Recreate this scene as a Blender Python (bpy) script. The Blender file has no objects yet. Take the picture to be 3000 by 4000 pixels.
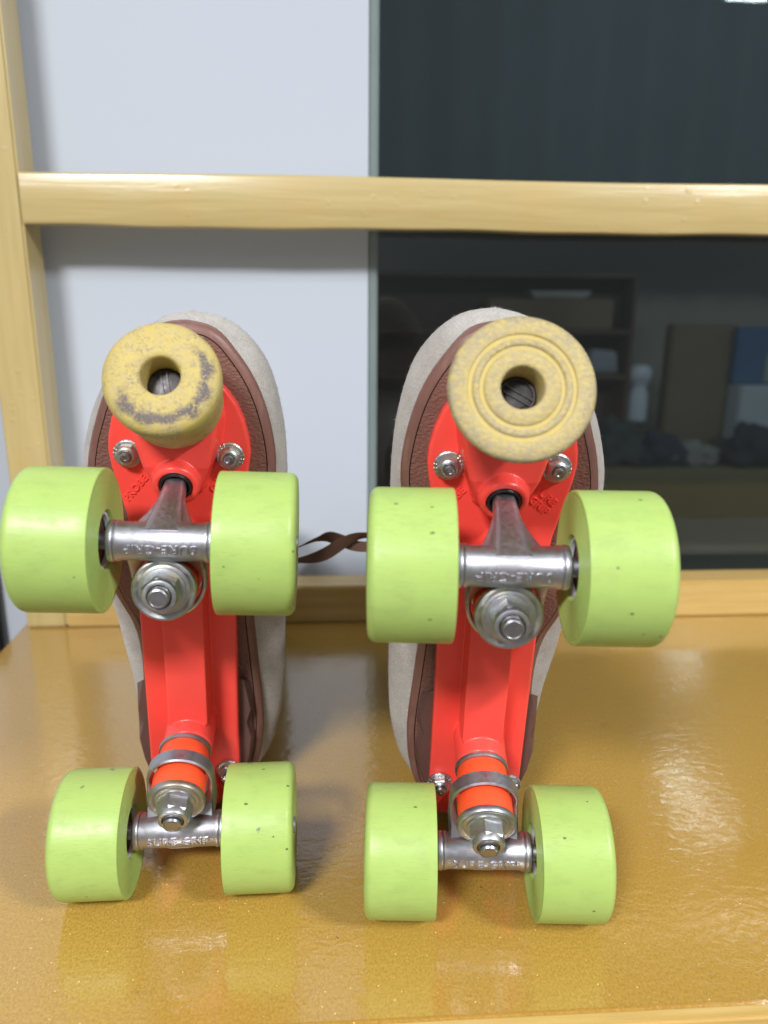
import bpy, bmesh, math, random
from mathutils import Vector, Matrix
random.seed(7)
sc = bpy.context.scene
COL = sc.collection
MM = 0.001

# ------------------------------------------------------------------ helpers
class MB:
    """collects verts / faces (millimetres) and links them as ONE mesh object (metres)"""
    def __init__(self): self.v = []; self.f = []
    def add(self, vs, fs):
        o = len(self.v); self.v += [tuple(p) for p in vs]; self.f += [tuple(i + o for i in q) for q in fs]
    def mesh(self, name, sharp=35, bevel=None, keep=False):
        me = bpy.data.meshes.new(name)
        me.from_pydata([(a * MM, b * MM, c * MM) for a, b, c in self.v], [], self.f)
        bm = bmesh.new(); bm.from_mesh(me)
        bmesh.ops.remove_doubles(bm, verts=bm.verts, dist=1e-7)
        if not keep: bmesh.ops.recalc_face_normals(bm, faces=bm.faces)
        if bevel:
            es = [e for e in bm.edges if len(e.link_faces) == 2 and e.calc_face_angle(0) > math.radians(30)]
            bmesh.ops.bevel(bm, geom=es, offset=bevel * MM, segments=2, affect='EDGES', clamp_overlap=True)
        bm.to_mesh(me); bm.free()
        for p in me.polygons: p.use_smooth = sharp > 0
        if sharp > 0: me.set_sharp_from_angle(angle=math.radians(sharp))
        return me
    def build(self, name, mat, parent=None, sharp=35, bevel=None, keep=False):
        return link(name, self.mesh(name, sharp, bevel, keep), mat, parent)

def link(name, me, mat, parent=None):
    o = bpy.data.objects.new(name, me); COL.objects.link(o)
    if mat: me.materials.clear(); me.materials.append(mat)
    if parent: o.parent = parent
    return o
def empty(name, M=None):
    o = bpy.data.objects.new(name, None); COL.objects.link(o); o.empty_display_size = .02
    if M: o.matrix_world = M
    return o
def tag(o, label=None, cat=None, group=None, kind=None):
    if label: o['label'] = label
    if cat: o['category'] = cat
    if group: o['group'] = group
    if kind: o['kind'] = kind
    return o
def frame(d):
    d = Vector(d).normalized(); a = Vector((1, 0, 0)) if abs(d.x) < .9 else Vector((0, 1, 0))
    x = (a - d * a.dot(d)).normalized(); return x, d.cross(x), d
def lathe(mb, prof, c=(0, 0, 0), ax=(0, 0, 1), seg=48, cap=True, hexa=None):
    """prof: list of (r, h) along ax; closed at the ends with discs when r>0"""
    x, y, d = frame(ax); c = Vector(c); vs = []; fs = []; n = len(prof)
    for r, h in prof:
        for i in range(seg):
            t = 2 * math.pi * i / seg; vs.append(c + d * h + x * (r * math.cos(t)) + y * (r * math.sin(t)))
    for j in range(n - 1):
        for i in range(seg):
            k = (i + 1) % seg; fs.append((j * seg + i, j * seg + k, (j + 1) * seg + k, (j + 1) * seg + i))
    if cap:
        fs.append(tuple(reversed(range(seg)))); fs.append(tuple((n - 1) * seg + i for i in range(seg)))
    mb.add(vs, fs)
def ringlathe(mb, prof, c=(0, 0, 0), ax=(0, 0, 1), seg=64):
    """closed profile loop (annulus)"""
    x, y, d = frame(ax); c = Vector(c); vs = []; fs = []; n = len(prof)
    for r, h in prof:
        for i in range(seg):
            t = 2 * math.pi * i / seg; vs.append(c + d * h + x * (r * math.cos(t)) + y * (r * math.sin(t)))
    for j in range(n):
        for i in range(seg):
            k = (i + 1) % seg; m = (j + 1) % n; fs.append((j * seg + i, j * seg + k, m * seg + k, m * seg + i))
    mb.add(vs, fs)
def box(mb, x0, x1, y0, y1, z0, z1):
    vs = [(x, y, z) for x in (x0, x1) for y in (y0, y1) for z in (z0, z1)]
    mb.add(vs, [(0, 1, 3, 2), (4, 6, 7, 5), (0, 4, 5, 1), (2, 3, 7, 6), (0, 2, 6, 4), (1, 5, 7, 3)])
def loft(mb, rings, cap=True):
    n = len(rings[0]); vs = [p for r in rings for p in r]; fs = []
    for j in range(len(rings) - 1):
        for i in range(n):
            k = (i + 1) % n; fs.append((j * n + i, j * n + k, (j + 1) * n + k, (j + 1) * n + i))
    if cap: fs.append(tuple(reversed(range(n)))); fs.append(tuple((len(rings) - 1) * n + i for i in range(n)))
    mb.add(vs, fs)
def lerp(a, b, t): return a + (b - a) * t
def interp(tab, x):
    if x <= tab[0][0]: return tab[0][1]
    for (a, b), (c, d) in zip(tab, tab[1:]):
        if x <= c: return lerp(b, d, (x - a) / (c - a))
    return tab[-1][1]
def smooth(t): t = max(0, min(1, t)); return t * t * (3 - 2 * t)
def spline(pts, closed=False, n=10):
    out = []; N = len(pts)
    for i in range(N if closed else N - 1):
        g = (lambda k: pts[k % N]) if closed else (lambda k: pts[max(0, min(N - 1, k))])
        p0, p1, p2, p3 = g(i - 1), g(i), g(i + 1), g(i + 2)
        for j in range(n):
            t = j / n
            out.append(tuple(.5 * (2 * b + (c - a) * t + (2 * a - 5 * b + 4 * c - d) * t * t + (3 * b - a - 3 * c + d) * t ** 3)
                             for a, b, c, d in zip(p0, p1, p2, p3)))
    if not closed: out.append(tuple(pts[-1]))
    return out
def remesh(o, voxel, it):
    m = o.modifiers.new('r', 'REMESH'); m.mode = 'VOXEL'; m.voxel_size = voxel
    s = o.modifiers.new('s', 'SMOOTH'); s.factor = .5; s.iterations = it
    dg = bpy.context.evaluated_depsgraph_get(); dg.update()
    me = bpy.data.meshes.new_from_object(o.evaluated_get(dg)); o.modifiers.clear()
    mats = list(o.data.materials); o.data = me
    me.materials.clear()
    for q in mats: me.materials.append(q)
    for p in me.polygons: p.use_smooth = True
def text_mesh(s, size, depth, bev=.12, fat=.0):
    """raised lettering as vertices in millimetres, centred"""
    cu = bpy.data.curves.new('lettering', 'FONT'); cu.body = s; cu.size = size; cu.extrude = depth; cu.bevel_depth = bev
    cu.offset = fat; cu.align_x = 'CENTER'; cu.align_y = 'CENTER'; cu.resolution_u = 4; cu.space_character = 1.08
    o = bpy.data.objects.new('lettering', cu); COL.objects.link(o)
    dg = bpy.context.evaluated_depsgraph_get(); dg.update()
    me = bpy.data.meshes.new_from_object(o.evaluated_get(dg))
    vs = [tuple(v.co) for v in me.vertices]; fs = [tuple(p.vertices) for p in me.polygons]
    bpy.data.objects.remove(o); bpy.data.curves.remove(cu); bpy.data.meshes.remove(me)
    return vs, fs

# ------------------------------------------------------------------ materials
class NT:
    def __init__(self, name):
        self.m = bpy.data.materials.new(name); self.m.use_nodes = True; self.t = self.m.node_tree
        self.b = self.t.nodes['Principled BSDF']; self.tc = None
    def n(self, typ, **kw):
        nd = self.t.nodes.new(typ)
        for k, v in kw.items(): setattr(nd, k, v)
        return nd
    def l(self, a, b): self.t.links.new(a, b)
    def s(self, **kw):
        for k, v in kw.items():
            k = k.replace('_', ' '); i = self.b.inputs[k]
            i.default_value = (*v, 1) if isinstance(v, tuple) and len(v) == 3 and i.type == 'RGBA' else v
        return self
    def co(self, scale=(1, 1, 1), rnd=False):
        tc = self.n('ShaderNodeTexCoord'); mp = self.n('ShaderNodeMapping'); mp.inputs['Scale'].default_value = scale
        self.l(tc.outputs['Object'], mp.inputs['Vector'])
        if rnd:
            oi = self.n('ShaderNodeObjectInfo'); mu = self.n('ShaderNodeMath', operation='MULTIPLY'); mu.inputs[1].default_value = 97.3
            self.l(oi.outputs['Random'], mu.inputs[0]); self.l(mu.outputs[0], mp.inputs['Location'])
        return mp.outputs[0]
    def noise(self, scale=(1, 1, 1), detail=4, rough=.55, rnd=False, dist=0):
        nd = self.n('ShaderNodeTexNoise'); nd.inputs['Scale'].default_value = 1; nd.inputs['Detail'].default_value = detail
        nd.inputs['Roughness'].default_value = rough; nd.inputs['Distortion'].default_value = dist
        self.l(self.co(scale, rnd), nd.inputs['Vector']); return nd.outputs['Fac']
    def voro(self, scale, rnd=False, feat='F1'):
        nd = self.n('ShaderNodeTexVoronoi', feature=feat); nd.inputs['Scale'].default_value = 1
        self.l(self.co(scale, rnd), nd.inputs['Vector']); return nd.outputs['Distance'], nd.outputs['Color']
    def ramp(self, fac, stops):
        r = self.n('ShaderNodeValToRGB'); e = r.color_ramp.elements
        while len(e) < len(stops): e.new(.5)
        for q, (p, c) in zip(e, stops): q.position = p; q.color = (*c, 1) if isinstance(c, tuple) else (c, c, c, 1)
        self.l(fac, r.inputs[0]); return r.outputs[0]
    def mix(self, fac, a, b, mode='MIX'):
        m = self.n('ShaderNodeMix', data_type='RGBA', blend_type=mode)
        for i, q in ((0, fac), (6, a), (7, b)):
            if isinstance(q, tuple): m.inputs[i].default_value = (*q, 1)
            elif isinstance(q, (int, float)): m.inputs[i].default_value = q
            else: self.l(q, m.inputs[i])
        return m.outputs[2]
    def math(self, op, a, b=0.0):
        m = self.n('ShaderNodeMath', operation=op)
        for i, q in ((0, a), (1, b)):
            if isinstance(q, (int, float)): m.inputs[i].default_value = q
            else: self.l(q, m.inputs[i])
        return m.outputs[0]
    def bump(self, h, strength=.3, dist=.0005, prev=None):
        b = self.n('ShaderNodeBump'); b.inputs['Strength'].default_value = strength; b.inputs['Distance'].default_value = dist
        self.l(h, b.inputs['Height'])
        if prev is not None: self.l(prev, b.inputs['Normal'])
        return b.outputs[0]
    def out(self, col=None, nor=None, rough=None):
        if col is not None: self.l(col, self.b.inputs['Base Color'])
        if nor is not None: self.l(nor, self.b.inputs['Normal'])
        if rough is not None: self.l(rough, self.b.inputs['Roughness'])
        return self.m

def m_wheel():
    k = NT('lime_urethane').s(Roughness=.33, Specular_IOR_Level=.38, Subsurface_Weight=.12, Subsurface_Scale=.004, Subsurface_Radius=(.6, 1.0, .25))
    base = k.mix(k.noise((60, 60, 60), 2, rnd=True), (.335, .475, .115), (.385, .525, .145))
    st = k.ramp(k.noise((170, 2400, 2400), 4, .65, True), [(.52, 0.), (.74, 1.)])
    msk = k.ramp(k.noise((45, 45, 45), 3, .6, True), [(.42, 0.), (.62, 1.)])
    base = k.mix(k.math('MULTIPLY', k.math('MULTIPLY', st, msk), .5), base, (.17, .25, .07))
    haze = k.ramp(k.noise((70, 110, 110), 5, .7, True), [(.5, 0.), (.75, 1.)])
    base = k.mix(k.math('MULTIPLY', haze, .34), base, (.22, .30, .09))
    d, c = k.voro((150, 260, 260), True); sep = k.n('ShaderNodeSeparateColor'); k.l(c, sep.inputs[0])
    wob = k.math('ADD', d, k.math('MULTIPLY', k.noise((1500, 1500, 1500), 2), .22))
    fl = k.math('MULTIPLY', k.math('LESS_THAN', wob, .24), k.math('GREATER_THAN', sep.outputs[0], .90))
    base = k.mix(k.math('MULTIPLY', fl, .85), base, (.05, .065, .03))
    d, c = k.voro((62, 75, 75), True); sep = k.n('ShaderNodeSeparateColor'); k.l(c, sep.inputs[0])
    wob = k.math('ADD', d, k.math('MULTIPLY', k.noise((700, 700, 700), 4, .7), .35))
    fl = k.math('MULTIPLY', k.math('LESS_THAN', wob, .27), k.math('GREATER_THAN', sep.outputs[1], .82))
    base = k.mix(k.math('MULTIPLY', fl, .75), base, (.11, .125, .085))
    nor = k.bump(k.noise((90, 900, 900), 3, .6, True), .12, .0003)
    ro = k.ramp(haze, [(0., .37), (1., .55)])
    return k.out(base, nor, ro)
def m_red():
    k = NT('red_plastic').s(Roughness=.34, Subsurface_Weight=.08, Subsurface_Scale=.003, Subsurface_Radius=(1., .1, .05))
    d = k.ramp(k.noise((120, 120, 120), 5, .7), [(.55, 0.), (.8, 1.)])
    base = k.mix(k.math('MULTIPLY', d, .25), (.96, .076, .058), (.66, .05, .04))
    return k.out(base, k.bump(k.noise((500, 500, 500), 3), .06, .0003))
def m_metal(name, base=(.62, .63, .65), rough=.36, tint=(.55, .50, .56), yellow=.0, grime=.2):
    k = NT(name).s(Metallic=1.0)
    c = k.mix(k.ramp(k.noise((140, 140, 140), 4, .6, True), [(.35, 0.), (.7, 1.)]), base, tint)
    c = k.mix(k.math('MULTIPLY', k.ramp(k.noise((70, 70, 70), 3, .6, True), [(.45, 0.), (.65, 1.)]), yellow), c, (.66, .58, .30))
    g = k.ramp(k.noise((420, 420, 420), 6, .75, True), [(.52, 0.), (.72, 1.)])
    c = k.mix(k.math('MULTIPLY', g, grime), c, (.20, .18, .20))
    r = k.ramp(k.noise((500, 500, 500), 4, .7, True), [(.3, rough * .85), (.8, min(1, rough * 1.3))])
    return k.out(c, k.bump(k.noise((900, 900, 900), 3, .6, True), .05, .0002), r)
def m_stop(worn):
    k = NT('yellow_rubber_worn' if worn else 'yellow_rubber').s(Roughness=.62)
    base = k.mix(k.noise((160, 160, 160), 3), (.49, .37, .09), (.56, .45, .155))
    tan = k.ramp(k.noise((230, 230, 230), 4, .65), [(.45, 0.), (.6, 1.)])
    base = k.mix(k.math('MULTIPLY', tan, .55), base, (.46, .37, .18))
    gr = k.ramp(k.noise((900, 900, 900), 5, .75), [(.47, 0.), (.60, 1.)])
    pa = k.ramp(k.noise((75, 75, 75), 4, .65, dist=.4), [(.44, 0.), (.60, 1.)])
    scuff = k.math('MULTIPLY', gr, pa)
    # black scuff worn into a ring of the rubber where it drags on the floor
    tc = k.n('ShaderNodeTexCoord'); sp = k.n('ShaderNodeSeparateXYZ'); k.l(tc.outputs['Object'], sp.inputs[0])
    r2 = k.math('SQRT', k.math('ADD', k.math('POWER', sp.outputs[0], 2.0), k.math('POWER', sp.outputs[1], 2.0)))
    if worn:
        a = k.math('SUBTRACT', 1.0, k.math('MULTIPLY', k.math('ABSOLUTE', k.math('SUBTRACT', k.math('ADD', r2, k.math('MULTIPLY', k.math('SUBTRACT', k.noise((55, 55, 55), 4, .6), .5), .012)), .0182)), 270.0))
        side = k.ramp(k.math('ADD', .5, k.math('ADD', k.math('MULTIPLY', sp.outputs[1], -22.0), k.math('MULTIPLY', sp.outputs[0], 14.0))), [(.34, 0.), (.62, 1.)])
        a = k.math('MULTIPLY', k.math('MAXIMUM', a, 0.0), side)
        a = k.math('MULTIPLY', a, k.ramp(k.noise((190, 190, 190), 5, .7), [(.36, 0.), (.52, 1.)]))
        a = k.math('MULTIPLY', a, k.ramp(k.noise((1100, 1100, 1100), 4, .7), [(.36, .25), (.55, 1.)]))
        base = k.mix(k.math('MINIMUM', k.math('MULTIPLY', a, 2.0), .92), base, (.10, .085, .10))
        base = k.mix(k.math('MULTIPLY', scuff, .75), base, (.17, .145, .13))
    else:
        rim = k.ramp(r2, [(.0, 0.), (.0262, 0.), (.0283, .85)]) if False else k.math('MULTIPLY', k.math('MAXIMUM', k.math('SUBTRACT', r2, .0263), 0.0), 380.0)
        rim = k.math('MULTIPLY', k.math('MINIMUM', rim, 1.0), k.ramp(k.noise((160, 160, 160), 5, .75), [(.42, 0.), (.56, 1.)]))
        base = k.mix(k.math('MULTIPLY', rim, .8), base, (.10, .085, .06))
        rings = k.ramp(k.math('MULTIPLY', r2, 40.0), [(0., .75), (.575, .75), (.585, .12), (.655, .12), (.665, 1.), (.75, 1.), (.765, .1), (.835, .1), (.85, .6), (1., .9)])
        grey = k.ramp(k.noise((420, 700, 420), 6, .78), [(.40, 0.), (.56, 1.)])
        base = k.mix(k.math('MULTIPLY', k.math('MULTIPLY', grey, rings), .62), base, (.245, .215, .19))
        base = k.mix(k.math('MULTIPLY', k.math('MULTIPLY', scuff, rings), .5), base, (.20, .17, .14))
    nor = k.bump(k.noise((420, 1500, 900), 5, .7), .5, .0007)
    return k.out(base, nor)
def m_suede():
    k = NT('cream_suede').s(Roughness=.95, Sheen_Weight=.25, Sheen_Roughness=.5, Specular_IOR_Level=.15)
    base = k.mix(k.ramp(k.noise((90, 90, 90), 5, .7), [(.3, 0.), (.7, 1.)]), (.43, .39, .345), (.555, .52, .475))
    sp = k.ramp(k.noise((1500, 1500, 1500), 3, .7), [(.3, .62), (.7, 1.12)])
    base = k.mix(1.0, base, sp, 'MULTIPLY')
    return k.out(base, k.bump(k.noise((1100, 1100, 1100), 4, .7), .7, .0008))
def m_sole(smoothband):
    k = NT('brown_welt' if smoothband else 'brown_pebbled_sole').s(Roughness=.42 if smoothband else .5)
    base = k.mix(k.noise((110, 110, 110), 4, .6), (.155, .067, .052), (.215, .102, .080))
    if smoothband:
        base = k.mix(k.math('MULTIPLY', k.ramp(k.noise((260, 60, 260), 4), [(.5, 0.), (.7, 1.)]), .5), base, (.24, .14, .11))
        return k.out(base, k.bump(k.noise((200, 200, 1800), 3), .3, .0004))
    d, c = k.voro((620, 900, 620), feat='SMOOTH_F1')
    return k.out(base, k.bump(d, .55, .0009, k.bump(k.noise((1300, 1300, 1300), 3), .3, .0004)))
def m_plain(name, col, rough=.5, var=.12, sc_=60, bump=.0, bs=600, metallic=0.):
    k = NT(name).s(Roughness=rough, Metallic=metallic)
    base = k.mix(k.noise((sc_,) * 3, 4), tuple(x * (1 - var) for x in col), tuple(x * (1 + var) for x in col))
    return k.out(base, k.bump(k.noise((bs,) * 3, 3), bump, .0005) if bump else None)
def m_rail(vertical=False, deep=False):
    k = NT('varnished_pine').s(Roughness=.3, Coat_Weight=.5, Coat_Roughness=.12)
    s = (9, 160, 160) if not vertical else (160, 160, 9)
    a, b = ((.485, .37, .15), (.555, .44, .20)) if not deep else ((.50, .32, .09), (.60, .41, .14))
    g = k.noise(s, 5, .6, dist=.6)
    base = k.mix(k.ramp(g, [(.32, 0.), (.68, 1.)]), a, b)
    base = k.mix(k.math('MULTIPLY', k.ramp(k.noise((14, 14, 14), 3), [(.5, 0.), (.75, 1.)]), .35), base, (.56, .36, .11))
    n1 = k.bump(g, .35, .0012)
    d, c = k.voro((110, 110, 150)); sep = k.n('ShaderNodeSeparateColor'); k.l(c, sep.inputs[0])
    drip = k.math('MULTIPLY', k.ramp(d, [(.12, 1.), (.34, 0.)]), k.math('GREATER_THAN', sep.outputs[0], .72))
    drip = k.math('MULTIPLY', drip, k.ramp(k.noise((11, 11, 11), 2), [(.45, 0.), (.55, 1.)]))
    return k.out(base, k.bump(drip, .32, .0008, n1))
def m_table():
    k = NT('gold_varnished_board').s(Roughness=.3, Specular_IOR_Level=.5, Coat_Weight=1.0, Coat_Roughness=.055, Coat_IOR=1.65)
    fine = k.noise((900, 620, 900), 5, .75)
    base = k.mix(k.ramp(fine, [(.34, 0.), (.66, 1.)]), (.30, .170, .025), (.545, .335, .072))
    big = k.ramp(k.noise((7, 5, 7), 4, .6), [(.3, 0.), (.7, 1.)])
    base = k.mix(k.math('MULTIPLY', big, .4), base, (.42, .24, .045))
    dirt = k.ramp(k.noise((38, 60, 40), 5, .7), [(.6, 0.), (.74, 1.)])
    base = k.mix(k.math('MULTIPLY', dirt, .25), base, (.17, .10, .04))
    # metal flakes in the varnish
    d, c = k.voro((900, 900, 900)); sep = k.n('ShaderNodeSeparateColor'); k.l(c, sep.inputs[0])
    fl = k.math('MULTIPLY', k.math('LESS_THAN', d, .30), k.math('GREATER_THAN', sep.outputs[0], .993))
    base = k.mix(fl, base, (.80, .66, .30))
    d2, c2 = k.voro((95, 95, 95)); s2 = k.n('ShaderNodeSeparateColor'); k.l(c2, s2.inputs[0])
    sp = k.math('MULTIPLY', k.math('LESS_THAN', k.math('ADD', d2, k.math('MULTIPLY', k.noise((900,) * 3, 2), .2)), .17), k.math('GREATER_THAN', s2.outputs[0], .965))
    base = k.mix(k.math('MULTIPLY', sp, .6), base, (.10, .06, .03))
    n1 = k.bump(k.noise((105, 190, 105), 3, .5, dist=.7), .30, .0007)
    n2 = k.bump(k.noise((1200, 1200, 1200), 3, .6), .12, .0003, n1)
    k.l(n1, k.b.inputs['Coat Normal'])
    return k.out(base, n2, k.ramp(k.noise((22, 22, 22), 4), [(.3, .15), (.7, .26)]))
def m_wall():
    k = NT('white_painted_wall').s(Roughness=.7)
    base = k.mix(k.noise((5, 5, 5), 4), (.485, .532, .60), (.515, .56, .625))
    return k.out(base, k.bump(k.noise((260, 260, 260), 3), .05, .0006))
def m_glass():
    k = NT('dark_tinted_glass'); t = k.t; t.nodes.remove(k.b)
    tr = k.n('ShaderNodeBsdfTransparent'); tr.inputs[0].default_value = (.59, .625, .63, 1)
    gl = k.n('ShaderNodeBsdfGlossy'); gl.inputs['Roughness'].default_value = .0; gl.inputs['Color'].default_value = (.9, 1, 1, 1)
    fr = k.n('ShaderNodeFresnel'); fr.inputs[0].default_value = 1.5
    mx = k.n('ShaderNodeMixShader'); k.l(fr.outputs[0], mx.inputs[0]); k.l(tr.outputs[0], mx.inputs[1]); k.l(gl.outputs[0], mx.inputs[2])
    k.l(mx.outputs[0], t.nodes['Material Output'].inputs['Surface'])
    return k.m

M = dict(wheel=m_wheel(), red=m_red(), suede=m_suede(), sole=m_sole(False), welt=m_sole(True),
         hanger=m_metal('cast_truck_metal', (.53, .54, .575), .40, (.48, .455, .52), .08, .05),
         zinc=m_metal('zinc_plated_steel', (.50, .53, .54), .42, (.40, .375, .42), .42, .22),
         steel=m_metal('bare_steel', (.42, .42, .43), .33, (.34, .32, .35), .0, .3),
         shaded_steel=m_metal('hole_shaded_steel', (.085, .08, .08), .45, (.05, .045, .045), .0, .5),  # grimy steel, base colour darkened for the shade deep in the toe-stop hole
         cushion=m_plain('orange_red_cushion_rubber', (.92, .085, .022), .45, .06, 120, .15),
         black=m_plain('black_rubber', (.012, .012, .013), .35, .2, 200, .1),
         hub=m_plain('white_wheel_core', (.55, .56, .58), .4, .08, 200),
         heel=m_plain('brown_heel', (.12, .062, .052), .5, .15, 90, .2),
         lace=m_plain('brown_cotton_lace', (.13, .066, .04), .85, .18, 250, .5, 1600),
         rail=m_rail(), post=m_rail(True), strip=m_rail(False, True), table=m_table(), wall=m_wall(), glass=m_glass(),
         stopA=m_stop(True), stopB=m_stop(False))

# ------------------------------------------------------------------ skate parts (u right, v toe, w outward from the sole; mm)
def crom(tab):
    return spline(tab, False, 8)
SOLE_P = [(0, -38), (14, -36.5), (24, -31), (31.5, -18), (34.6, -6), (36.4, 5), (37.2, 20), (36.6, 34), (35.4, 48), (34, 65), (32.6, 82), (32.2, 98), (33, 116), (36, 134),
          (41.5, 152), (44.6, 169), (44.6, 181), (42.4, 195), (38.5, 209), (33.3, 220.5), (27, 230), (20.8, 237.3), (13.5, 241.7), (4, 243.5)]
SOLE_M = [(0, -38), (-11, -35.5), (-21, -26), (-27, -12), (-29.6, 0), (-31.5, 12), (-31, 24), (-28.8, 43), (-28.6, 62), (-31, 80), (-37.5, 99), (-42.5, 118), (-45.6, 138), (-46.7, 158),
          (-45.9, 172), (-43.2, 186), (-40, 196), (-36.4, 206), (-30, 219), (-22, 231), (-14, 238.3), (-5, 242.4), (4, 243.5)]
UP_P = [(0, -39), (16, -37), (29, -26), (36, -16), (41, -6), (44.5, 8), (46.8, 22), (48, 45), (48.3, 75), (48.8, 110), (49, 140), (49.3, 165), (48, 187), (45.4, 202), (42.6, 213),
        (38.8, 222.6), (32.2, 232), (24.4, 239), (15.8, 243.2), (4, 245)]
UP_M = [(0, -39), (-10, -37), (-18, -31), (-26, -16), (-32, 3), (-35.2, 21), (-37.4, 42), (-40.5, 60), (-43.6, 81), (-47.5, 100), (-51.5, 128), (-53.6, 155), (-53, 171), (-50, 184),
        (-46.6, 195), (-42.2, 205), (-36, 216), (-28, 227.5), (-19, 236), (-8.5, 242.3), (4, 245)]
SOLE_P, SOLE_M, UP_P, UP_M = map(crom, (SOLE_P, SOLE_M, UP_P, UP_M))
def side(tab, v): return interp([(p[1], p[0]) for p in tab], v)
NV = 60
SV = [.5 - .5 * math.cos(math.pi * i / (NV - 1)) for i in range(NV)]
def outline(tp, tm, mir, inset=0., v0=None, v1=None):
    """closed ring of (u, v): right side heel->toe, then left side toe->heel"""
    a, b = tp[0][1], tp[-1][1]
    R = [(side(tp, lerp(a, b, s)), lerp(a, b, s)) for s in SV]; L = [(side(tm, lerp(a, b, s)), lerp(a, b, s)) for s in SV]
    ring = R + L[::-1]
    if inset:
        n = len(ring); out = []
        for i in range(n):
            p, q = Vector(ring[i - 1]), Vector(ring[(i + 1) % n])
            if (p - q).length < 1e-6: q = Vector(ring[(i + 2) % n])
            d = (q - p).normalized(); out.append((ring[i][0] - d.y * inset, ring[i][1] + d.x * inset))
        ring = out
    return [(mir * u, v) for u, v in ring]
def sole_depth(v):      # height of the sole underside: arch is recessed
    return -54 - 6.5 * smooth((118 - v) / 40)

def grid_cap(mb, ring, wf, n=14, flip=False):
    N = len(ring) // 2; vs = []; fs = []
    for i in range(N):
        a, b = ring[i], ring[2 * N - 1 - i]
        for j in range(n + 1):
            t = j / n; u, v = lerp(a[0], b[0], t), lerp(a[1], b[1], t); vs.append((u, v, wf(v)))
    for i in range(N - 1):
        for j in range(n):
            k = i * (n + 1) + j; fs.append((k, k + 1, k + n + 2, k + n + 1))
    mb.add(vs, fs)

K = Vector((0, -.196, .981)).normalized()            # kingpin direction in rear-truck frame
CR = Vector((0, 24.2, -11))
S_ = K.cross(Vector((1, 0, 0))).normalized()
if S_.y > 0: S_ = -S_                                  # in ring plane, towards the axle

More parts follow.
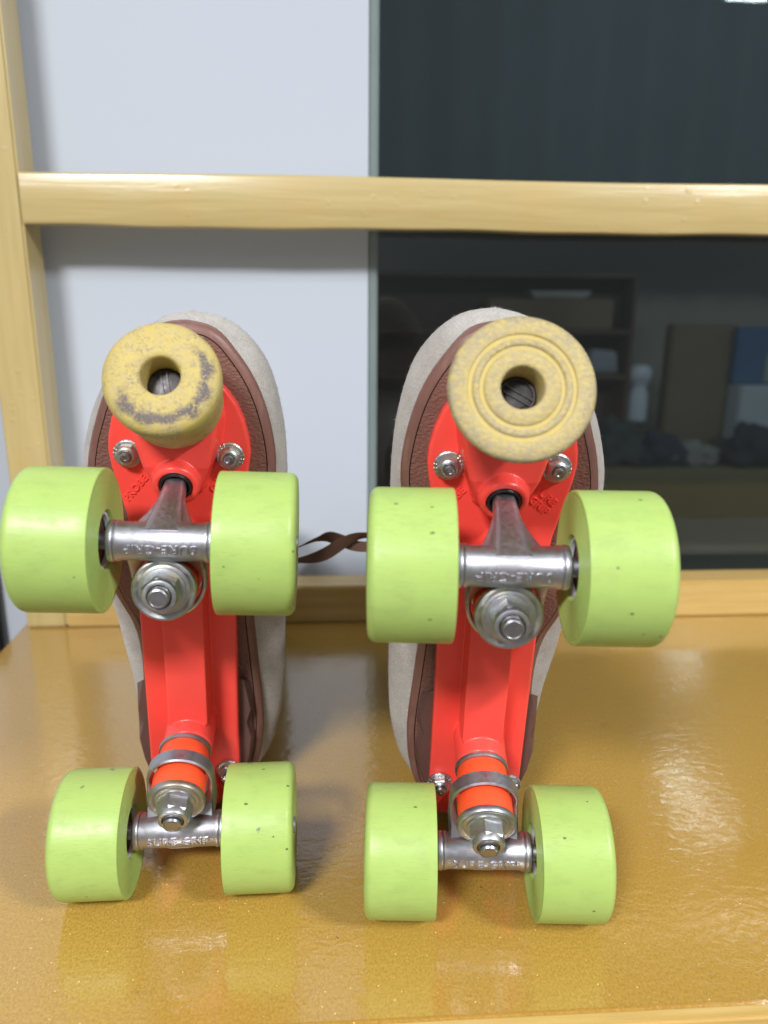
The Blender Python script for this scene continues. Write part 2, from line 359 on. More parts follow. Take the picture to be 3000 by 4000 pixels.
def truck_meshes():
    R = {}
    mb = MB()
    # axle tube with turned collars
    lathe(mb, [(4, -57.5), (4, -22.6), (8.3, -22.6), (9.0, -22.2), (9.2, -20.8), (8.9, -19.9), (8.5, -19.6), (8.9, -19.2), (8.9, -18.2), (8.45, -17.4),
               (8.4, 17.4), (8.9, 18.2), (8.9, 19.2), (8.5, 19.6), (8.9, 19.9), (9.2, 20.8), (9.0, 22.2), (8.3, 22.6), (4, 22.6), (4, 57.5)], ax=(1, 0, 0), seg=56)
    # cushion ring with the skirt that joins it to the tube
    seg = 96; Ro, Ri = 16.4, 14.4; A = []
    for i in range(seg):
        t = 2 * math.pi * i / seg; cu, cs = math.cos(t), math.sin(t)
        ri = (Ri * cu, Ri * cs)
        if cs <= 0: ro = (Ro * cu, Ro * cs)
        else:
            f = min(Ro / max(abs(cu), 1e-6), 20.6 / max(cs, 1e-6)); ro = (f * cu, f * cs)
        def top(p, inner): return 3.8 + (15.5 if not inner else 14.5) * max(0., min(1., (p[1] - 1.5) / 18.5))
        def pt(p, k): return CR + Vector((p[0], 0, 0)) + S_ * p[1] + K * k
        br = .7
        mid = (lerp(ri[0], ro[0], .5), lerp(ri[1], ro[1], .5))
        dx = (ro[0] - ri[0], ro[1] - ri[1]); L = math.hypot(*dx); dx = (dx[0] / L * br, dx[1] / L * br)
        A.append([pt(ri, -3.8), pt(ri, top(ri, True) - br), pt((ri[0] + dx[0], ri[1] + dx[1]), top(ri, True)), pt((ro[0] - dx[0], ro[1] - dx[1]), top(ro, False)),
                  pt(ro, top(ro, False) - br), pt(ro, -3.8 + br), pt((ro[0] - dx[0], ro[1] - dx[1]), -3.8)])
    n = len(A[0]); vs = [p for r in A for p in r]; fs = []
    for i in range(seg):
        k = (i + 1) % seg
        for j in range(n):
            m = (j + 1) % n; fs.append((i * n + j, i * n + m, k * n + m, k * n + j))
    mb.add(vs, fs)
    # pivot arm: slim spine and thin side webs
    p0, p1 = Vector((0, -13.2, -37)), Vector((0, -4.2, 0.5)); d = (p1 - p0).normalized(); nrm = Vector((1, 0, 0)).cross(d)
    def arm(tab):
        rings = []
        for t, hw, ht, off in tab:
            c = p0 + (p1 - p0) * t + nrm * off; r = []
            for i in range(32):
                a = 2 * math.pi * i / 32; e = .55
                r.append(c + Vector((1, 0, 0)) * (hw * math.copysign(abs(math.cos(a)) ** e, math.cos(a))) + nrm * (ht * math.copysign(abs(math.sin(a)) ** e, math.sin(a))))
            rings.append(r)
        loft(mb, rings)
    arm([(-.05, 3.2, 3.2, 0), (.0, 4.6, 4.6, 0), (.12, 4.9, 4.8, 0), (.4, 5.6, 4.9, 0), (.7, 6.7, 4.9, 0), (.9, 7.9, 4.9, 0), (1.08, 9.2, 4.6, 0)])
    arm([(.2, 4.0, 2.2, -.5), (.45, 7.0, 2.3, -.5), (.65, 9.2, 2.4, -.5), (.82, 12.0, 2.5, -.5), (.93, 14.6, 2.6, -.5), (1.0, 16.6, 2.6, -.5), (1.08, 17.5, 2.4, -.5)])
    R['truck'] = mb.mesh('truck', 40)
    # raised lettering wrapped on the tube
    vs, fs = text_mesh('SURE-GRIP', 5.4, .42, .13, .0); mb = MB()
    w = max(v[0] for v in vs) - min(v[0] for v in vs); sx = 30.0 / w
    mb.add([(x * sx, 8.65 * math.sin(y / 8.4) * (1 + z / 8.65), 8.55 * math.cos(y / 8.4) + z) for x, y, z in vs], fs)
    R['lettering'] = mb.mesh('lettering', 40, keep=True)
    def L(prof, seg=56, name='x', sharp=35):
        mb = MB(); lathe(mb, prof, CR, K, seg); return mb.mesh(name, sharp)
    R['washer_base'] = L([(12.2, -16.8), (13.2, -16.4), (13.4, -15.4), (13.1, -14.3), (12.2, -14.0)], name='washer')
    R['cushion_base'] = L([(12.0, -14.0), (12.5, -13.2), (12.5, -6), (12.2, -3.4), (11.8, -3.)], name='cushion')
    R['cushion_top'] = L([(12.0, 0), (13.3, 2.6), (13.2, 9.5), (12.9, 12.8), (12.3, 13.4)], name='cushion')
    R['washer_top'] = L([(12.4, 12.6), (13.6, 12.9), (14.1, 13.8), (14.1, 15.4), (13.7, 16.2), (12.9, 16.5), (12.2, 16.3), (11.2, 15.7), (10.6, 15.9), (10.2, 16.05), (5, 16.05)], name='washer')
    mb = MB()
    hexp = lambda r, k: [CR + K * k + Vector((1, 0, 0)) * (r * math.cos(math.pi / 3 * i + .32)) + S_ * (r * math.sin(math.pi / 3 * i + .32)) for i in range(6)]
    loft(mb, [hexp(7.9, 16.0), hexp(8.7, 16.6), hexp(8.7, 23.2), hexp(8.0, 24.2)])
    lathe(mb, [(9.6, 16.0), (9.6, 16.9), (8, 17.3)], CR, K, 40)
    lathe(mb, [(7.6, 23.0), (7.5, 25.6), (7.1, 26.4), (6.3, 26.7), (5.4, 26.6), (5.1, 25.6), (4.9, 23.0)], CR, K, 40)
    R['nut'] = mb.mesh('nut', 28)
    prof = [(4.5, -16.0), (4.5, 22.0)]
    for i in range(5): prof += [(4.75, 22.4 + i * .95), (4.3, 22.85 + i * .95)]
    prof += [(4.6, 28.2), (4.2, 29.2), (3.6, 29.5), (3.3, 29.2)]
    mb = MB(); lathe(mb, prof, CR, K, 40); R['kingpin'] = mb.mesh('kingpin', 30)
    return R
def wheel_meshes():
    R = {}; G, W, RR, lip = 23.66, 33.4, 31.0, 3.8
    prof = [(12.6, 8.0), (12.6, 1.4), (13.0, .7)]
    r = 13.4
    while r < 28.6:
        prof += [(r, .0), (r + .45, .0), (r + .58, .17), (r + .80, .17)]; r += .93
    prof += [(29.4, 0), (30.5, .05), (30.9, .3), (31.0, .7), (RR, 5), (RR, 15), (RR, 24)]
    for i in range(9):
        a = math.pi / 2 * i / 8; prof.append((RR - lip + lip * math.cos(a), W - lip + lip * math.sin(a)))
    prof += [(24, W + .2), (17, W - .6), (14, W - 1.6), (12.6, W - 2.6), (12.6, 26.), (12.6, 8.0)]
    mb = MB(); lathe(mb, prof, ax=(1, 0, 0), seg=112, cap=False); R['wheel'] = mb.mesh('wheel', 40)
    mb = MB(); ringlathe(mb, [(12.58, 1.6), (12.58, 26.5), (10.6, 26.5), (10.6, 3.2), (11.2, 1.6)], ax=(1, 0, 0)); R['hub'] = mb.mesh('hub', 30)
    mb = MB(); ringlathe(mb, [(10.6, 3.0), (10.6, 9.5), (4.05, 9.5), (4.05, 2.7), (6.0, 2.7), (6.3, 3.2), (9.0, 3.2), (9.3, 2.9)], ax=(1, 0, 0)); R['bearing'] = mb.mesh('bearing', 30)
    mb = MB(); hx = lambda r_, x: [(x, r_ * math.cos(math.pi / 3 * i), r_ * math.sin(math.pi / 3 * i)) for i in range(6)]
    loft(mb, [hx(6.9, 26.7), hx(7.3, 27.2), hx(7.3, 31.5), hx(6.6, 32.2)]); R['axle_nut'] = mb.mesh('axle_nut', 28)
    return R
TRUCK, WHEEL = truck_meshes(), wheel_meshes()
def fill(me, m): me.materials.clear(); me.materials.append(m); return me
for k_ in TRUCK: fill(TRUCK[k_], M['cushion'] if 'cushion' in k_ else M['zinc'] if k_ in ('washer_base', 'washer_top', 'nut') else M['steel'] if k_ == 'kingpin' else M['hanger'])
for k_, m_ in (('wheel', M['wheel']), ('hub', M['hub']), ('bearing', M['black']), ('axle_nut', M['zinc'])): fill(WHEEL[k_], m_)

L_ = 158.88
def plate_mesh():
    mb = MB()
    half = [(-26, 17), (-25, 20.5), (-21, 23.6), (-14, 24.3), (100, 24.3), (132, 24.5), (148, 26.2), (165, 30), (175, 32.1), (183, 33.2), (190, 32.7), (199, 30.6), (207, 27.4), (214, 22.6), (217.5, 18.5), (219.5, 12), (220.3, 4)]
    ring = [(h, v) for v, h in half] + [(-h, v) for v, h in half[::-1]]
    def off(ring, q): return [(u * (1 - q / 25.), v) for u, v in ring]
    loft(mb, [[(u, v, -56) for u, v in ring], [(u, v, -48.9) for u, v in ring], [(u, v, -48.2) for u, v in off(ring, .8)]])
    # centre rib
    loft(mb, [[(-10.9, 37.2, -50), (10.9, 37.2, -50), (10.9, 124, -50), (-10.9, 124, -50)], [(-10.1, 38.6, -33), (10.1, 38.6, -33), (10.1, 122, -33), (-10.1, 122, -33)]])
    # kingpin pods
    for sgn in (0, 1):
        c = Vector(CR); k = Vector(K)
        if sgn: c = Vector((0, L_ - c.y, c.z)); k = Vector((0, -k.y, k.z))
        lathe(mb, [(12.9, -42), (12.9, -18.2), (12.5, -17.2)], c, k, 40)
        # pivot boss
        y = -12.6 if not sgn else L_ + 12.6; ax = (0, .3 if not sgn else -.3, .95)
        lathe(mb, [(13.5, -19), (11.6, -6), (10.9, -.4), (10.3, .6), (9.3, 1.0), (8.2, .9), (7.7, .2), (7.6, -6)], (0, y, -34.5), ax, 40)
    # nose pod between toe-stop boss and front pivot
    def sec(v, b, t, top): return [(-b, v, -52), (-b, v, -50), (-t - .4, v, top - 1.4), (-t + 1.2, v, top), (t - 1.2, v, top), (t + .4, v, top - 1.4), (b, v, -50), (b, v, -52)]
    loft(mb, [sec(164, 12.4, 9.6, -46), sec(168, 13.6, 10.6, -41), sec(173, 14.8, 12.0, -37.5), sec(180, 17.2, 14.8, -36), sec(190, 20.2, 17.6, -36.4), sec(202, 22, 19.4, -37.4), (sec(212, 20, 17.6, -38)), sec(219, 14, 11, -40)])
    # tail pod
    loft(mb, [sec(-25, 15, 12, -44), sec(-20, 16, 12.5, -40), sec(-12, 15, 12, -38), sec(-6, 14, 10, -46)])
    lathe(mb, [(16, -14), (15.5, 0), (14.8, .8)], (0, 214, -38), (0, 0, 1), 40)
    o = mb.build('plate', M['red'], None, 0)
    remesh(o, .00045, 2)
    me = o.data; bpy.data.objects.remove(o); return me
PLATE = plate_mesh()
def plate_lettering():
    out = []
    def put(t, size, c, ang):
        vs, fs = text_mesh(t, size, .34, .1, .03); a = math.radians(ang); mb = MB()
        mb.add([(c[0] + x * math.cos(a) - y * math.sin(a), c[1] + x * math.sin(a) + y * math.cos(a), -48.0 + z) for x, y, z in vs], fs)
        out.append(fill(mb.mesh('lettering', 40, keep=True), M['red']))
    put('PROBE', 5.0, (-21.5, 165.2), 50)
    put('SURE', 5.0, (20.8, 168.4), -40); put('GRIP', 5.0, (18.2, 163.8), -40)
    return out
PLET = plate_lettering()
def nut_meshes():
    mb = MB(); n = 40; prof = [(6.4, 0), (6.8, .5), (6.8, 1.3), (6.2, 1.8)]
    lathe(mb, prof + [(5.2, 1.9)], seg=n)
    for i in range(20):   # serrations on the flange
        a = 2 * math.pi * i / 20; r0, r1 = 5.2, 6.75; da = .09
        p = lambda r, t, z: (r * math.cos(t), r * math.sin(t), z)
        mb.add([p(r0, a - da, 1.7), p(r1, a - da, 1.2), p(r1, a + da, 1.2), p(r0, a + da, 1.7), p(r0, a, 2.1), p(r1, a, 1.6)], [(0, 1, 5, 4), (3, 4, 5, 2), (0, 4, 3), (1, 2, 5)])
    hx = lambda r, z: [(r * math.cos(math.pi / 3 * i), r * math.sin(math.pi / 3 * i), z) for i in range(6)]
    loft(mb, [hx(5.4, 1.6), hx(5.4, 4.4), hx(4.8, 5.2)])
    lathe(mb, [(4.4, 4.8), (4.4, 5.5), (3.6, 6.2), (2.7, 6.1), (2.6, 5)], seg=32)
    nut = fill(mb.mesh('mounting_nut', 28), M['zinc'])
    mb = MB(); lathe(mb, [(2.5, 1), (2.5, 7.6), (2.1, 8.2), (1.2, 8.3), (.8, 7.9)], seg=28); b = fill(mb.mesh('bolt', 30), M['steel'])
    return nut, b
NUT, BOLT = nut_meshes()

def bentpoints(d, v0, v1, us, mir):
    R = []
    a, b = UP_P[0][1], UP_P[-1][1]
    q = math.sin(math.pi / 2 * max(0., min(1., (d - 56) / 20.)))      # the suede swells out from the edge of the sole
    def pt(up, so, t):
        p = (side(up, lerp(a, b, t)) * us, lerp(v0, v1, t)); vs = lerp(so[0][1] + .6, so[-1][1] - .6, t); z = (side(so, vs) * .985, vs)
        return (lerp(z[0], p[0], q), lerp(z[1], p[1], q))
    R = [pt(UP_P, SOLE_P, t) for t in SV]; L = [pt(UP_M, SOLE_M, t) for t in SV]
    return [(mir * u, v, -max(d, 5 - sole_depth(v) + .55 * (d - 56)) if d < 100 else -d) for u, v in R + L[::-1]]

def make_skate(label, O, U, V, W, mir, lean, st, st_rear, worn):
    Mx = Matrix(((U[0], V[0], W[0], O[0] * MM), (U[1], V[1], W[1], O[1] * MM), (U[2], V[2], W[2], O[2] * MM), (0, 0, 0, 1)))
    root = empty('roller_skate', Mx)
    tag(root, label, 'roller skate', 'pair of roller skates propped on their heels')
    def inst(name, me, parent, loc=(0, 0, 0), rz=0., flip=False):
        o = bpy.data.objects.new(name, me); COL.objects.link(o); o.parent = parent
        o.location = [c * MM for c in loc]; o.rotation_euler = (0, 0, rz); return o
    # --- boot upper
    rings = []; vt = [(60, 241.5), (66, 243), (75, 245), (84, 245), (92, 242.5), (100, 237.5), (108, 230), (118, 217), (128, 200), (140, 176), (155, 148), (172, 122), (190, 103), (215, 88), (250, 78), (290, 74), (302, 73)]
    us = [(60, .955), (66, .985), (75, 1.), (88, 1.), (100, .985), (115, .95), (130, .9), (150, .84), (190, .8), (302, .8)]
    s = (math.tan(lean) * 205 + 31 / math.cos(lean) - 39) / 130.
    prev = None
    depths = [56, 56.6, 57.5, 59, 61, 63, 66, 70, 74, 78, 82, 86, 90, 94, 98, 103, 108, 113, 118, 124, 130, 138, 146, 155, 165, 178, 192, 210, 230, 250, 275, 296, 300, 301]
    for d in depths:
        v0 = -39 - max(0, min(d, 205) - 75) * s + max(0, d - 205) * (math.tan(lean) * -1.0)
        rings.append(bentpoints(d, v0, interp(vt, d), interp(us, d), mir))
    r = rings[-1]; c = (sum(p[0] for p in r) / len(r), sum(p[1] for p in r) / len(r))
    for q, d in ((.9, 300), (.88, 280), (.86, 240), (.8, 190)): rings.append([(c[0] + (p[0] - c[0]) * q, c[1] + (p[1] - c[1]) * q, -d) for p in rings[len(depths) - 1]])
    mb = MB(); grid_cap(mb, [(p[0], p[1]) for p in rings[0]], lambda v: -max(56, 5 - sole_depth(v)))
    loft(mb, rings, cap=False); mb.add(rings[-1], [tuple(range(len(rings[-1])))])
    rnd = random.Random(3 if worn else 5); n = len(rings[0])
    for i in range(6500):      # suede nap
        j = rnd.randrange(4, 17); a = rnd.randrange(n); p = Vector(rings[j][a]).lerp(Vector(rings[j][(a + 1) % n]), rnd.random()).lerp(Vector(rings[j + 1][a]), rnd.random())
        q = Vector(rings[j][a - 1]) - Vector(rings[j][(a + 1) % n]); nn = Vector((q.y, -q.x, 0)); nn = nn.normalized() if nn.length > 1e-6 else Vector((0, 1, 0))
        if nn.dot(p - Vector((0, 110, p.z))) < 0: nn = -nn
        t = Vector((rnd.uniform(-1, 1), rnd.uniform(-1, 1), rnd.uniform(-1, 1))); L = rnd.uniform(.45, 1.35) * (1 if rnd.random() < .97 else 2.4)
        e = p + (nn * 1.0 + t * .8).normalized() * L; wv = t.cross(nn).normalized() * .055
        mb.add([p - wv, p + wv, e], [(0, 1, 2)])
    mb.build('boot_upper', M['suede'], root, 60)
    # --- sole
    ob = outline(SOLE_P, SOLE_M, mir); oi = outline(SOLE_P, SOLE_M, mir, 4.4)
    if mir < 0: oi = outline(SOLE_P, SOLE_M, 1, 4.4); oi = [(-u, v) for u, v in oi]
    mb = MB(); grid_cap(mb, oi, lambda v: sole_depth(v)); rim = [(u, v, sole_depth(v)) for u, v in oi]
    loft(mb, [rim, [(u, v, sole_depth(v) - 3) for u, v in oi]], cap=False)
    mb.build('outsole', M['sole'], root, 50)
    mb = MB(); oj = [(lerp(a[0], b[0], .12), lerp(a[1], b[1], .12)) for a, b in zip(oi, ob)]
    loft(mb, [[(u, v, sole_depth(v) - .5) for u, v in oj], [(lerp(a[0], b[0], .75), lerp(a[1], b[1], .75), sole_depth(a[1]) - 1.1) for a, b in zip(oi, ob)],
              [(u, v, sole_depth(v) - 3.0) for u, v in ob], [(u, v, sole_depth(v) - 5.5) for u, v in ob], [(u, v, sole_depth(v) - 9) for u, v in ob]], cap=False)
    mb.build('welt', M['welt'], root, 50)
    # --- faceted heel
    lo = [(-27, 52), (-30.5, 33), (-28.2, 24), (-30.6, 14), (-29, 0), (-25, -14), (-17, -27), (-6, -33), (6, -33), (17, -27), (25, -14), (29, 0), (30.6, 14), (28.2, 24), (30.5, 33), (27, 52)]
    lo = [(mir * (-u), v) for u, v in lo]
    def hi_pt(u, v, g): return (u * g, v)
    hi = [(u * 1.13, v + 4 if v > 40 else (v * 1.0 - 2)) for u, v in lo]
    hi = [(a[0] * .5 + hi[(i + 1) % len(hi)][0] * .5, a[1] * .5 + hi[(i + 1) % len(hi)][1] * .5) for i, a in enumerate(hi)]
    n = len(lo); vs = [(u, v, -54.5) for u, v in lo] + [(u, v, -64.5) for u, v in hi]; fs = []
    for i in range(n):
        k = (i + 1) % n; fs += [(i, k, n + i), (k, n + k, n + i)]
    fs += [tuple(range(n)), tuple(range(2 * n - 1, n - 1, -1))]
    mb = MB(); mb.add(vs, fs)
    for sg in (-1, 1):     # moulded triangular teeth on the heel sides
        t = [(sg * 31.4, 33, -58.0), (sg * 30.6, 17.5, -58.0), (sg * 23.5, 27, -53.4), (sg * 24, 25, -60)]
        mb.add(t, [(0, 1, 2), (0, 3, 1), (1, 3, 2), (2, 3, 0)])
    mb.build('heel', M['heel'], root, 0)
    # --- plate
    pl = inst('plate', PLATE, root); [inst('lettering', q, pl) for q in PLET]
    for y, ax in ((-12.6, (0, .3, .95)), (L_ + 12.6, (0, -.3, .95))):
        mb = MB(); ringlathe(mb, [(7.6, -5), (7.6, .0), (7.2, .7), (6.4, .9), (5.9, .4), (5.6, -.2), (6.2, -.8), (5.3, -1.4), (5.0, -5)], (0, y, -34.2), ax); mb.build('pivot_cup', M['black'], pl, 30)
    for (u, v) in ((-23.7, 182.6), (23.7, 182.6), (-18.5, -3.0), (18.5, -3.0)):
        o = inst('mounting_nut', NUT, root, (u, v, -48.2), rnd.random() * 6); inst('bolt', BOLT, o)
    # --- toe stop
    t0 = Vector((0, 214.5 if worn else 216.3, -34.5))
    if worn:
        pr = [(19.5, -11), (22.0, -9.5), (22.3, -4), (23.2, 5), (23.8, 10), (24.3, 15), (24.6, 19), (24.6, 21), (24.2, 22.8), (23.2, 24.4), (21.2, 25.6), (18, 26.5), (14, 27.2), (10.5, 27.4), (9.0, 27.2), (8.3, 26.5), (8.0, 25), (7.8, 10), (7.8, 5)]
        tilt = (.015, .60, 1)
    else:
        pr = [(16, -9), (18, -4), (19.5, 2), (21, 7), (23.5, 12.5), (26.5, 17), (28.2, 19.5), (28.6, 20.8), (28.2, 22.0), (27.2, 22.8), (21.4, 23.7), (21.0, 23.5), (20.7, 22.9), (19.3, 22.9), (18.9, 23.5), (18.5, 23.8), (17.0, 23.8), (16.6, 23.5),
              (16.3, 22.9), (14.9, 22.9), (14.5, 23.5), (14.1, 23.8), (9.2, 24.0), (8.6, 23.7), (8.3, 23.0), (8.1, 14), (8.0, 5)]
        tilt = (.0, .60, 1)
    mb = MB(); lathe(mb, pr, (0, 0, 0), (0, 0, 1), 96)
    ts = mb.build('toe_stop', M['stopA' if worn else 'stopB'], root, 50)
    rq = Vector((0, 0, 1)).rotation_difference(Vector(tilt)); ts.location = t0 * MM; ts.rotation_mode = 'QUATERNION'; ts.rotation_quaternion = rq
    mb = MB(); zz = 13.0 if worn else 9.5
    lathe(mb, [(7.4, 4.5), (7.4, zz), (6.9, zz + .8), (5.8, zz + 1.1)] if worn else [(7.7, 4.5), (7.7, zz), (7.2, zz + .6), (6.2, zz + .6), (5.9, zz), (5.2, zz), (4.9, zz + .7)], seg=48)
    box(mb, -6, 6, .9, 1.6, zz + .7, zz + 1.7); box(mb, -6, 6, -1.6, -.9, zz + .7, zz + 1.7)
    b = mb.build('toe_stop_bolt', M['shaded_steel'], ts, 30); b.rotation_euler = (0, 0, 1.75 if worn else -.5)
    # --- trucks
    for front in (0, 1):
        o = inst('truck', TRUCK['truck'], root, (0, L_ if front else 0, 0), (math.pi if front else 0) + (st if front else st_rear))
        for nm in ('lettering', 'washer_base', 'cushion_base', 'cushion_top', 'washer_top', 'nut', 'kingpin'): inst({'washer_base': 'washer', 'washer_top': 'washer', 'cushion_base': 'cushion', 'cushion_top': 'cushion'}.get(nm, nm), TRUCK[nm], o)
        sa = st if front else st_rear
        for sd in (-1, 1):
            g = 23.66
            wq = inst('wheel', WHEEL['wheel'], root, (sd * g * math.cos(sa), (L_ if front else 0) + sd * g * math.sin(sa), 0), sa + (math.pi if sd < 0 else 0))
            wq.rotation_mode = 'QUATERNION'
            wq.rotation_quaternion = (Matrix.Rotation(sa + (math.pi if sd < 0 else 0), 4, 'Z') @ Matrix.Rotation(rnd.random() * 6.28, 4, 'X')).to_quaternion()
            for nm in ('hub', 'bearing', 'axle_nut'): inst(nm, WHEEL[nm], wq)
    return root

R_ = math.radians
make_skate('roller skate with a worn dished plain yellow toe stop, in front of the white wall',
           (-78.107, -27.843, 31.0), (.99943, .01277, -.03112), (.03233, -.10855, .99357), (.00931, -.99401, -.1089), 1, R_(6.255), R_(-.374), R_(1.795), True)
make_skate('roller skate with broad ring-grooved yellow toe stop, in front of the dark glass',
           (71.234, -51.689, 31.0), (.99683, -.07868, -.01155), (-.00211, -.17138, .9852), (-.0795, -.98206, -.17101), -1, R_(9.847), R_(.424), R_(.672), False)

# ------------------------------------------------------------------ laces twisted between the two boots
def ribbon(mb, pts, thick=.7):
    """pts: (x, y, z, width, angle deg about the run direction)"""
    sp = spline(pts, False, 10); rings = []
    for i, p in enumerate(sp):
        a, b = sp[max(0, i - 1)], sp[min(len(sp) - 1, i + 1)]; d = Vector(b[:3]) - Vector(a[:3]); d.normalize()
        x = Vector((0, 0, 1)); x = (x - d * x.dot(d)).normalized(); y = d.cross(x); t = R_(p[4])
        wv = (x * math.cos(t) + y * math.sin(t)) * (p[3] / 2); tv = d.cross(wv).normalized() * (thick / 2); c = Vector(p[:3])
        rings.append([c - wv - tv * .4, c - wv * .8 - tv, c + wv * .8 - tv, c + wv - tv * .4, c + wv + tv * .4, c + wv * .8 + tv, c - wv * .8 + tv, c - wv + tv * .4])
    loft(mb, rings)
la = tag(empty('shoelaces', Matrix.Translation((0, .09, .143))), 'brown flat shoelaces twisted together between the two skates', 'shoelace')
for pts in ([(-46, 97, 137, 7, 60), (-30, 92, 139, 6, 80), (-21.4, 89, 141.6, 6, 82), (-12, 88, 146, 7, 55), (-4, 92, 147, 7.4, 20), (5, 94, 143.6, 7.4, -15), (13, 92, 141, 7, -35), (20.7, 90, 140.8, 7, -45), (34, 88, 142, 6, -40)],
            [(-46, 93, 130, 6, -75), (-30, 91, 131.6, 6, -80), (-21.6, 90, 132.6, 6, -75), (-13, 89, 134.2, 7, -45), (-5, 87, 137.6, 7.6, -8), (4, 86.5, 143.6, 7.8, 8), (12, 87.5, 147.6, 7.4, 25), (20.7, 89, 148.6, 7, 45), (34, 88, 148, 6, 40)]):
    mb = MB(); ribbon(mb, [(x, y - 90, z - 143, w, a) for x, y, z, w, a in pts]); mb.build('lace', M['lace'], la, 50)

# ------------------------------------------------------------------ wooden shelf unit
YF = 296.
sh = tag(empty('wooden_shelf', Matrix.Identity(4)), 'golden varnished wooden shelf with a post and a pale cross rail, holding the skates', 'shelf')
mb = MB(); box(mb, -280, 760, -114.6, 334, -26, 0); mb.build('shelf_board', M['table'], sh, 35, 1.6)
mb = MB(); box(mb, -280, 760, -122, -114.9, -44, .5); mb.build('edge_strip', M['strip'], sh, 35, 1.2)
mb = MB(); box(mb, -239.4, 760, YF, 326, .2, 35.4); mb.build('back_strip', M['strip'], sh, 35, 1.5)
mb = MB(); box(mb, -274.5, -239.6, YF, 334, .2, 760); mb.build('post', M['post'], sh, 35, 1.8)
mb = MB(); box(mb, 721, 756, YF, 334, 36, 760); mb.build('post', M['post'], sh, 35, 1.8)
mb = MB()
rl = []
for i in range(49):      # the rail is planed slightly unevenly
    x = lerp(-239.2, 720.5, i / 48); b = .55 * math.sin(x * .021) + .3 * math.sin(x * .06 + 1); t = .7 * math.sin(x * .013 + 2) + .5
    z0, z1, y0, y1, e = 340.6 + b, 379.2 + t, YF - .4, 319.5, 2.0
    rl.append([(x, y0 + e, z0), (x, y0 + e * .3, z0 + e * .3), (x, y0, z0 + e), (x, y0, z1 - e), (x, y0 + e * .3, z1 - e * .3), (x, y0 + e, z1), (x, y1 - 1, z1), (x, y1, z1 - 1), (x, y1, z0 + 1), (x, y1 - 1, z0)])
loft(mb, rl); mb.build('rail', M['rail'], sh, 50)

# ------------------------------------------------------------------ wall, glass, and dim objects built behind it to stand in for its reflections
YW = 346.
mb = MB(); box(mb, -1400, 32, YW, YW + 60, -700, 1700); tag(mb.build('wall', M['wall'], None, 35), 'plain white painted wall behind the left skate', 'wall', kind='structure')
gp = tag(empty('glass_panel', Matrix.Translation((.4, YW * MM, 0))), 'dark tinted glass panel behind the right skate', 'glass panel')
mb = MB(); box(mb, 40.6 - 400, 1100, 2, 8, -500, 1500); mb.build('pane', M['glass'], gp, 35)
mb = MB(); box(mb, 32.2 - 400, 40.4 - 400, -.6, 9, -500, 1500); mb.build('edge_trim', m_plain('greenish_glass_edge', (.20, .245, .24), .25, .15, 30), gp, 35, 1.5)

dk = tag(empty('black_upright', Matrix.Translation((-.36, .335, -.1))), 'blurred black upright at the far left edge beside the shelf', 'upright')
mb = MB(); box(mb, -40, 45.5, 0, 9, -500, 160); mb.build('panel', M['black'], dk, 35, 3)

def thing_mesh(mb, name, mat, label, cat, bevel=None, sharp=35):
    return tag(mb.build(name, mat, None, sharp, bevel), label, cat)
mb = MB(); box(mb, 60, 2200, 1450, 1500, -900, 1800); tag(mb.build('back_wall', m_plain('grey_room_wall', (.40, .385, .345), .8, .25, 3), None), kind='structure')  # backdrop added behind the glass for the reflected room
mb = MB(); box(mb, 60, 2200, 420, 1449, -420, -400); tag(mb.build('floor', m_plain('dark_floor', (.05, .055, .07), .6, .2, 6), None), kind='structure')
wood = m_plain('dim_brown_wood', (.25, .19, .12), .6, .2, 8)
mb = MB(); bl = []
for i in range(121):      # softly pleated sheet, added to darken the upper pane
    x = lerp(70, 1500, i / 120); y = 1100 + 9 * math.sin(i * .9) + 4 * math.sin(i * .37)
    bl.append([(x, y, 438), (x, y + 2.5, 438), (x, y + 2.5, 1300), (x, y, 1300)])
loft(mb, bl); thing_mesh(mb, 'upper_pane_shade', m_plain('upper_pane_slate', (.20, .25, .275), .9, .25, 4), 'slate sheet added to darken the glass above the pale rail', 'darkening sheet', sharp=60)
mb = MB(); box(mb, 672, 808, 1180, 1215, -30, 236); thing_mesh(mb, 'brown_board', wood, 'dim upright brown board standing in for a reflection in the glass beside the blue picture', 'board', 4)
mb = MB(); box(mb, 797, 905, 1160, 1176, 122, 232)
pic = thing_mesh(mb, 'blue_picture', m_plain('blue_print', (.07, .16, .32), .5, .25, 9), 'blurred blue picture standing in for a reflection in the glass at the right', 'picture', 1.5)
mb = MB(); box(mb, 860, 900, 1157, 1159.5, 124, 180); mb.build('pale_figure', m_plain('pale_print', (.34, .42, .36), .5, .3, 20), pic)
mb = MB(); box(mb, 802, 915, 1130, 1195, 8, 119); thing_mesh(mb, 'grey_white_box', m_plain('white_card', (.58, .65, .70), .7, .08, 9), 'dim grey-white box standing in for a reflection in the glass under the blue picture', 'box', 3)
mb = MB(); lathe(mb, [(17, 0), (20, 3), (19, 55), (15, 66), (15, 74), (22, 84), (24, 98), (18, 110), (6, 114)], (615, 1180, 44), (0, 0, 1), 36)
thing_mesh(mb, 'white_bottle', m_plain('white_plastic', (.72, .78, .86), .3, .05, 10), 'tall white bottle standing in for a reflection in the dark glass beside the toe stop', 'bottle')
mb = MB(); loft(mb, [[(508, 1190, 138), (575, 1190, 138), (575, 1225, 138), (508, 1225, 138)], [(512, 1185, 150), (570, 1185, 154), (570, 1228, 154), (512, 1228, 150)], [(516, 1188, 186), (568, 1188, 182), (568, 1222, 182), (516, 1222, 186)]])
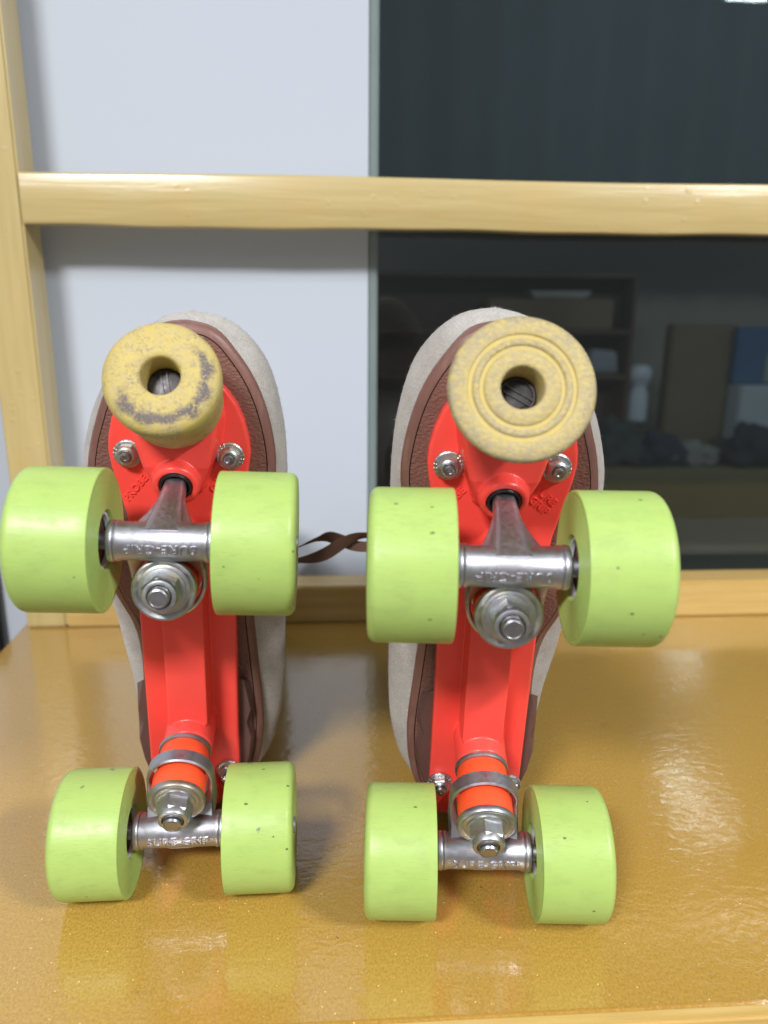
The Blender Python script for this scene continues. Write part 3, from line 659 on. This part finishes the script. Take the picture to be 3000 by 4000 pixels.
thing_mesh(mb, 'folded_cloth', m_plain('pale_cloth', (.42, .44, .50), .9, .15, 30), 'pale folded cloth on a dark shelf standing in for a reflection in the glass', 'cloth', 4)
mb = MB()
for z0, z1 in ((128, 137), (216, 224), (322, 330)): box(mb, 62, 584, 1171, 1240, z0, z1)
box(mb, 584, 592, 1170, 1240, -399, 332); box(mb, 62, 592, 1240.5, 1247, -399, 332)
thing_mesh(mb, 'dark_cupboard', m_plain('dark_cupboard_wood', (.165, .105, .085), .6, .3, 9), 'dark reddish brown open cupboard with shelves standing in for a reflection in the glass', 'cupboard', 1.5)
mb = MB(); box(mb, 300, 548, 1172, 1225, 224.5, 282); thing_mesh(mb, 'storage_box', wood, 'dim brown storage box in the dark cupboard, built as part of the reflection', 'storage box', 3)
mb = MB(); loft(mb, [[(392, 1176, 283), (492, 1176, 283), (492, 1218, 283), (392, 1218, 283)], [(380, 1172, 297), (504, 1172, 297), (504, 1222, 297), (380, 1222, 297)]])  # pale slab added as the glint of a lamp in the glass
thing_mesh(mb, 'lamp_glint', m_plain('lamp_glint_white', (.60, .60, .58), .4, .1, 9), 'pale slab standing in for a lamp glint in the glass', 'lamp glint', 3)
mb = MB(); box(mb, 500, 900, 1060, 1170, -130, -34); thing_mesh(mb, 'counter', m_plain('olive_counter', (.27, .22, .11), .6, .15, 8), 'low olive brown counter standing in for a reflection in the glass at the lower right', 'counter', 4)
from mathutils import noise
def lump(c, r, amp, seed, mat, name, label, cat):
    bm = bmesh.new(); bmesh.ops.create_icosphere(bm, subdivisions=4, radius=1)
    for v in bm.verts:
        k = 1 + amp * noise.noise(v.co * 1.4 + Vector((seed, 0, 0))) + amp * .4 * noise.noise(v.co * 3.5 + Vector((0, seed, 0)))
        v.co = Vector((v.co.x * r[0] * k, v.co.y * r[1] * k, max(v.co.z * k, -.75) * r[2])) * MM
    me = bpy.data.meshes.new(name); bm.to_mesh(me); bm.free()
    for p in me.polygons: p.use_smooth = True
    o = link(name, me, mat); o.location = [q * MM for q in c]; return tag(o, label, cat)
lump((640, 1120, -6), (46, 30, 38), .7, 1.3, m_plain('navy_cloth', (.045, .055, .085), .9, .3, 25), 'cloth_heap', 'crumpled dark blue cloth heap on the counter, standing in for a reflection in the glass', 'cloth')
lump((715, 1110, -16), (38, 22, 24), .8, 4.1, m_plain('grey_paper', (.30, .30, .29), .9, .3, 25), 'crumpled_paper', 'crumpled pale grey paper on the counter, standing in for a reflection in the glass', 'paper')
lump((820, 1115, -2), (52, 36, 42), .7, 7.7, m_plain('dark_figure_tone', (.03, .035, .05), .8, .3, 25), 'dark_figure', 'dark lump standing in for a person reflected at the right of the glass', 'reflected person')  # lump added for the dark figure of a person in the glass
lump((560, 1125, 6), (44, 30, 54), .8, 9.2, m_plain('grey_green_cloth', (.07, .085, .085), .9, .3, 25), 'folded_coat', 'dim grey-green coat heap behind the second skate, standing in for a reflection in the glass', 'coat')

# ------------------------------------------------------------------ camera
cam = bpy.data.cameras.new('camera'); co = bpy.data.objects.new('camera', cam); COL.objects.link(co)
r, d, f, C = ((.997897, -.064208, .008877), (-.008848, -.270607, -.962649), (.064212, .960546, -.270606), (0, -371.176, 292.963))
co.matrix_world = Matrix(((r[0], -d[0], -f[0], C[0] * MM), (r[1], -d[1], -f[1], C[1] * MM), (r[2], -d[2], -f[2], C[2] * MM), (0, 0, 0, 1)))
cam.sensor_fit = 'VERTICAL'; cam.sensor_height = 36; cam.sensor_width = 27; cam.lens = 36 * 3065.0 / 4000
cam.clip_start = .01; cam.clip_end = 50
cam.dof.use_dof = True; cam.dof.focus_distance = .385; cam.dof.aperture_fstop = 27.6 / 4.2
sc.camera = co

# ------------------------------------------------------------------ light: ceiling panels of the room and its pale ambient
def lamp(name, loc, sx, sy, power, col):
    l = bpy.data.lights.new(name, 'AREA'); l.shape = 'RECTANGLE'; l.size = sx; l.size_y = sy; l.energy = power; l.color = col
    o = bpy.data.objects.new(name, l); COL.objects.link(o); o.location = loc; return o
lamp('ceiling_lamp', (-.72, -1.62, 1.55), .5, .4, 80, (.98, .98, 1))
lamp('ceiling_lamp', (1.84, -2.63, 1.55), .18, .3, 8, (.95, .98, 1))
lamp('ceiling_lamp', (1.34, -1.34, 1.55), .16, .46, 62, (.97, .98, 1))
w = bpy.data.worlds.new('World'); sc.world = w; w.use_nodes = True; nt = w.node_tree; bg = nt.nodes['Background']
tc = nt.nodes.new('ShaderNodeTexCoord'); sp = nt.nodes.new('ShaderNodeSeparateXYZ'); rp = nt.nodes.new('ShaderNodeValToRGB'); ma = nt.nodes.new('ShaderNodeMath'); ma.operation = 'MULTIPLY_ADD'
ma.inputs[1].default_value = .5; ma.inputs[2].default_value = .5
nt.links.new(tc.outputs['Generated'], sp.inputs[0]); nt.links.new(sp.outputs[2], ma.inputs[0]); nt.links.new(ma.outputs[0], rp.inputs[0]); nt.links.new(rp.outputs[0], bg.inputs[0])
e = rp.color_ramp.elements; e[0].position = .25; e[0].color = (.44, .38, .32, 1); e[1].position = .8; e[1].color = (.78, .82, .88, 1); q = e.new(.5); q.color = (.42, .42, .43, 1)
bg.inputs[1].default_value = .57
sc.view_settings.view_transform = 'Standard'; sc.view_settings.look = 'None'; sc.view_settings.exposure = 0; sc.view_settings.gamma = 1
sc.cycles.max_bounces = 8; sc.cycles.transparent_max_bounces = 8; sc.cycles.use_denoising = True
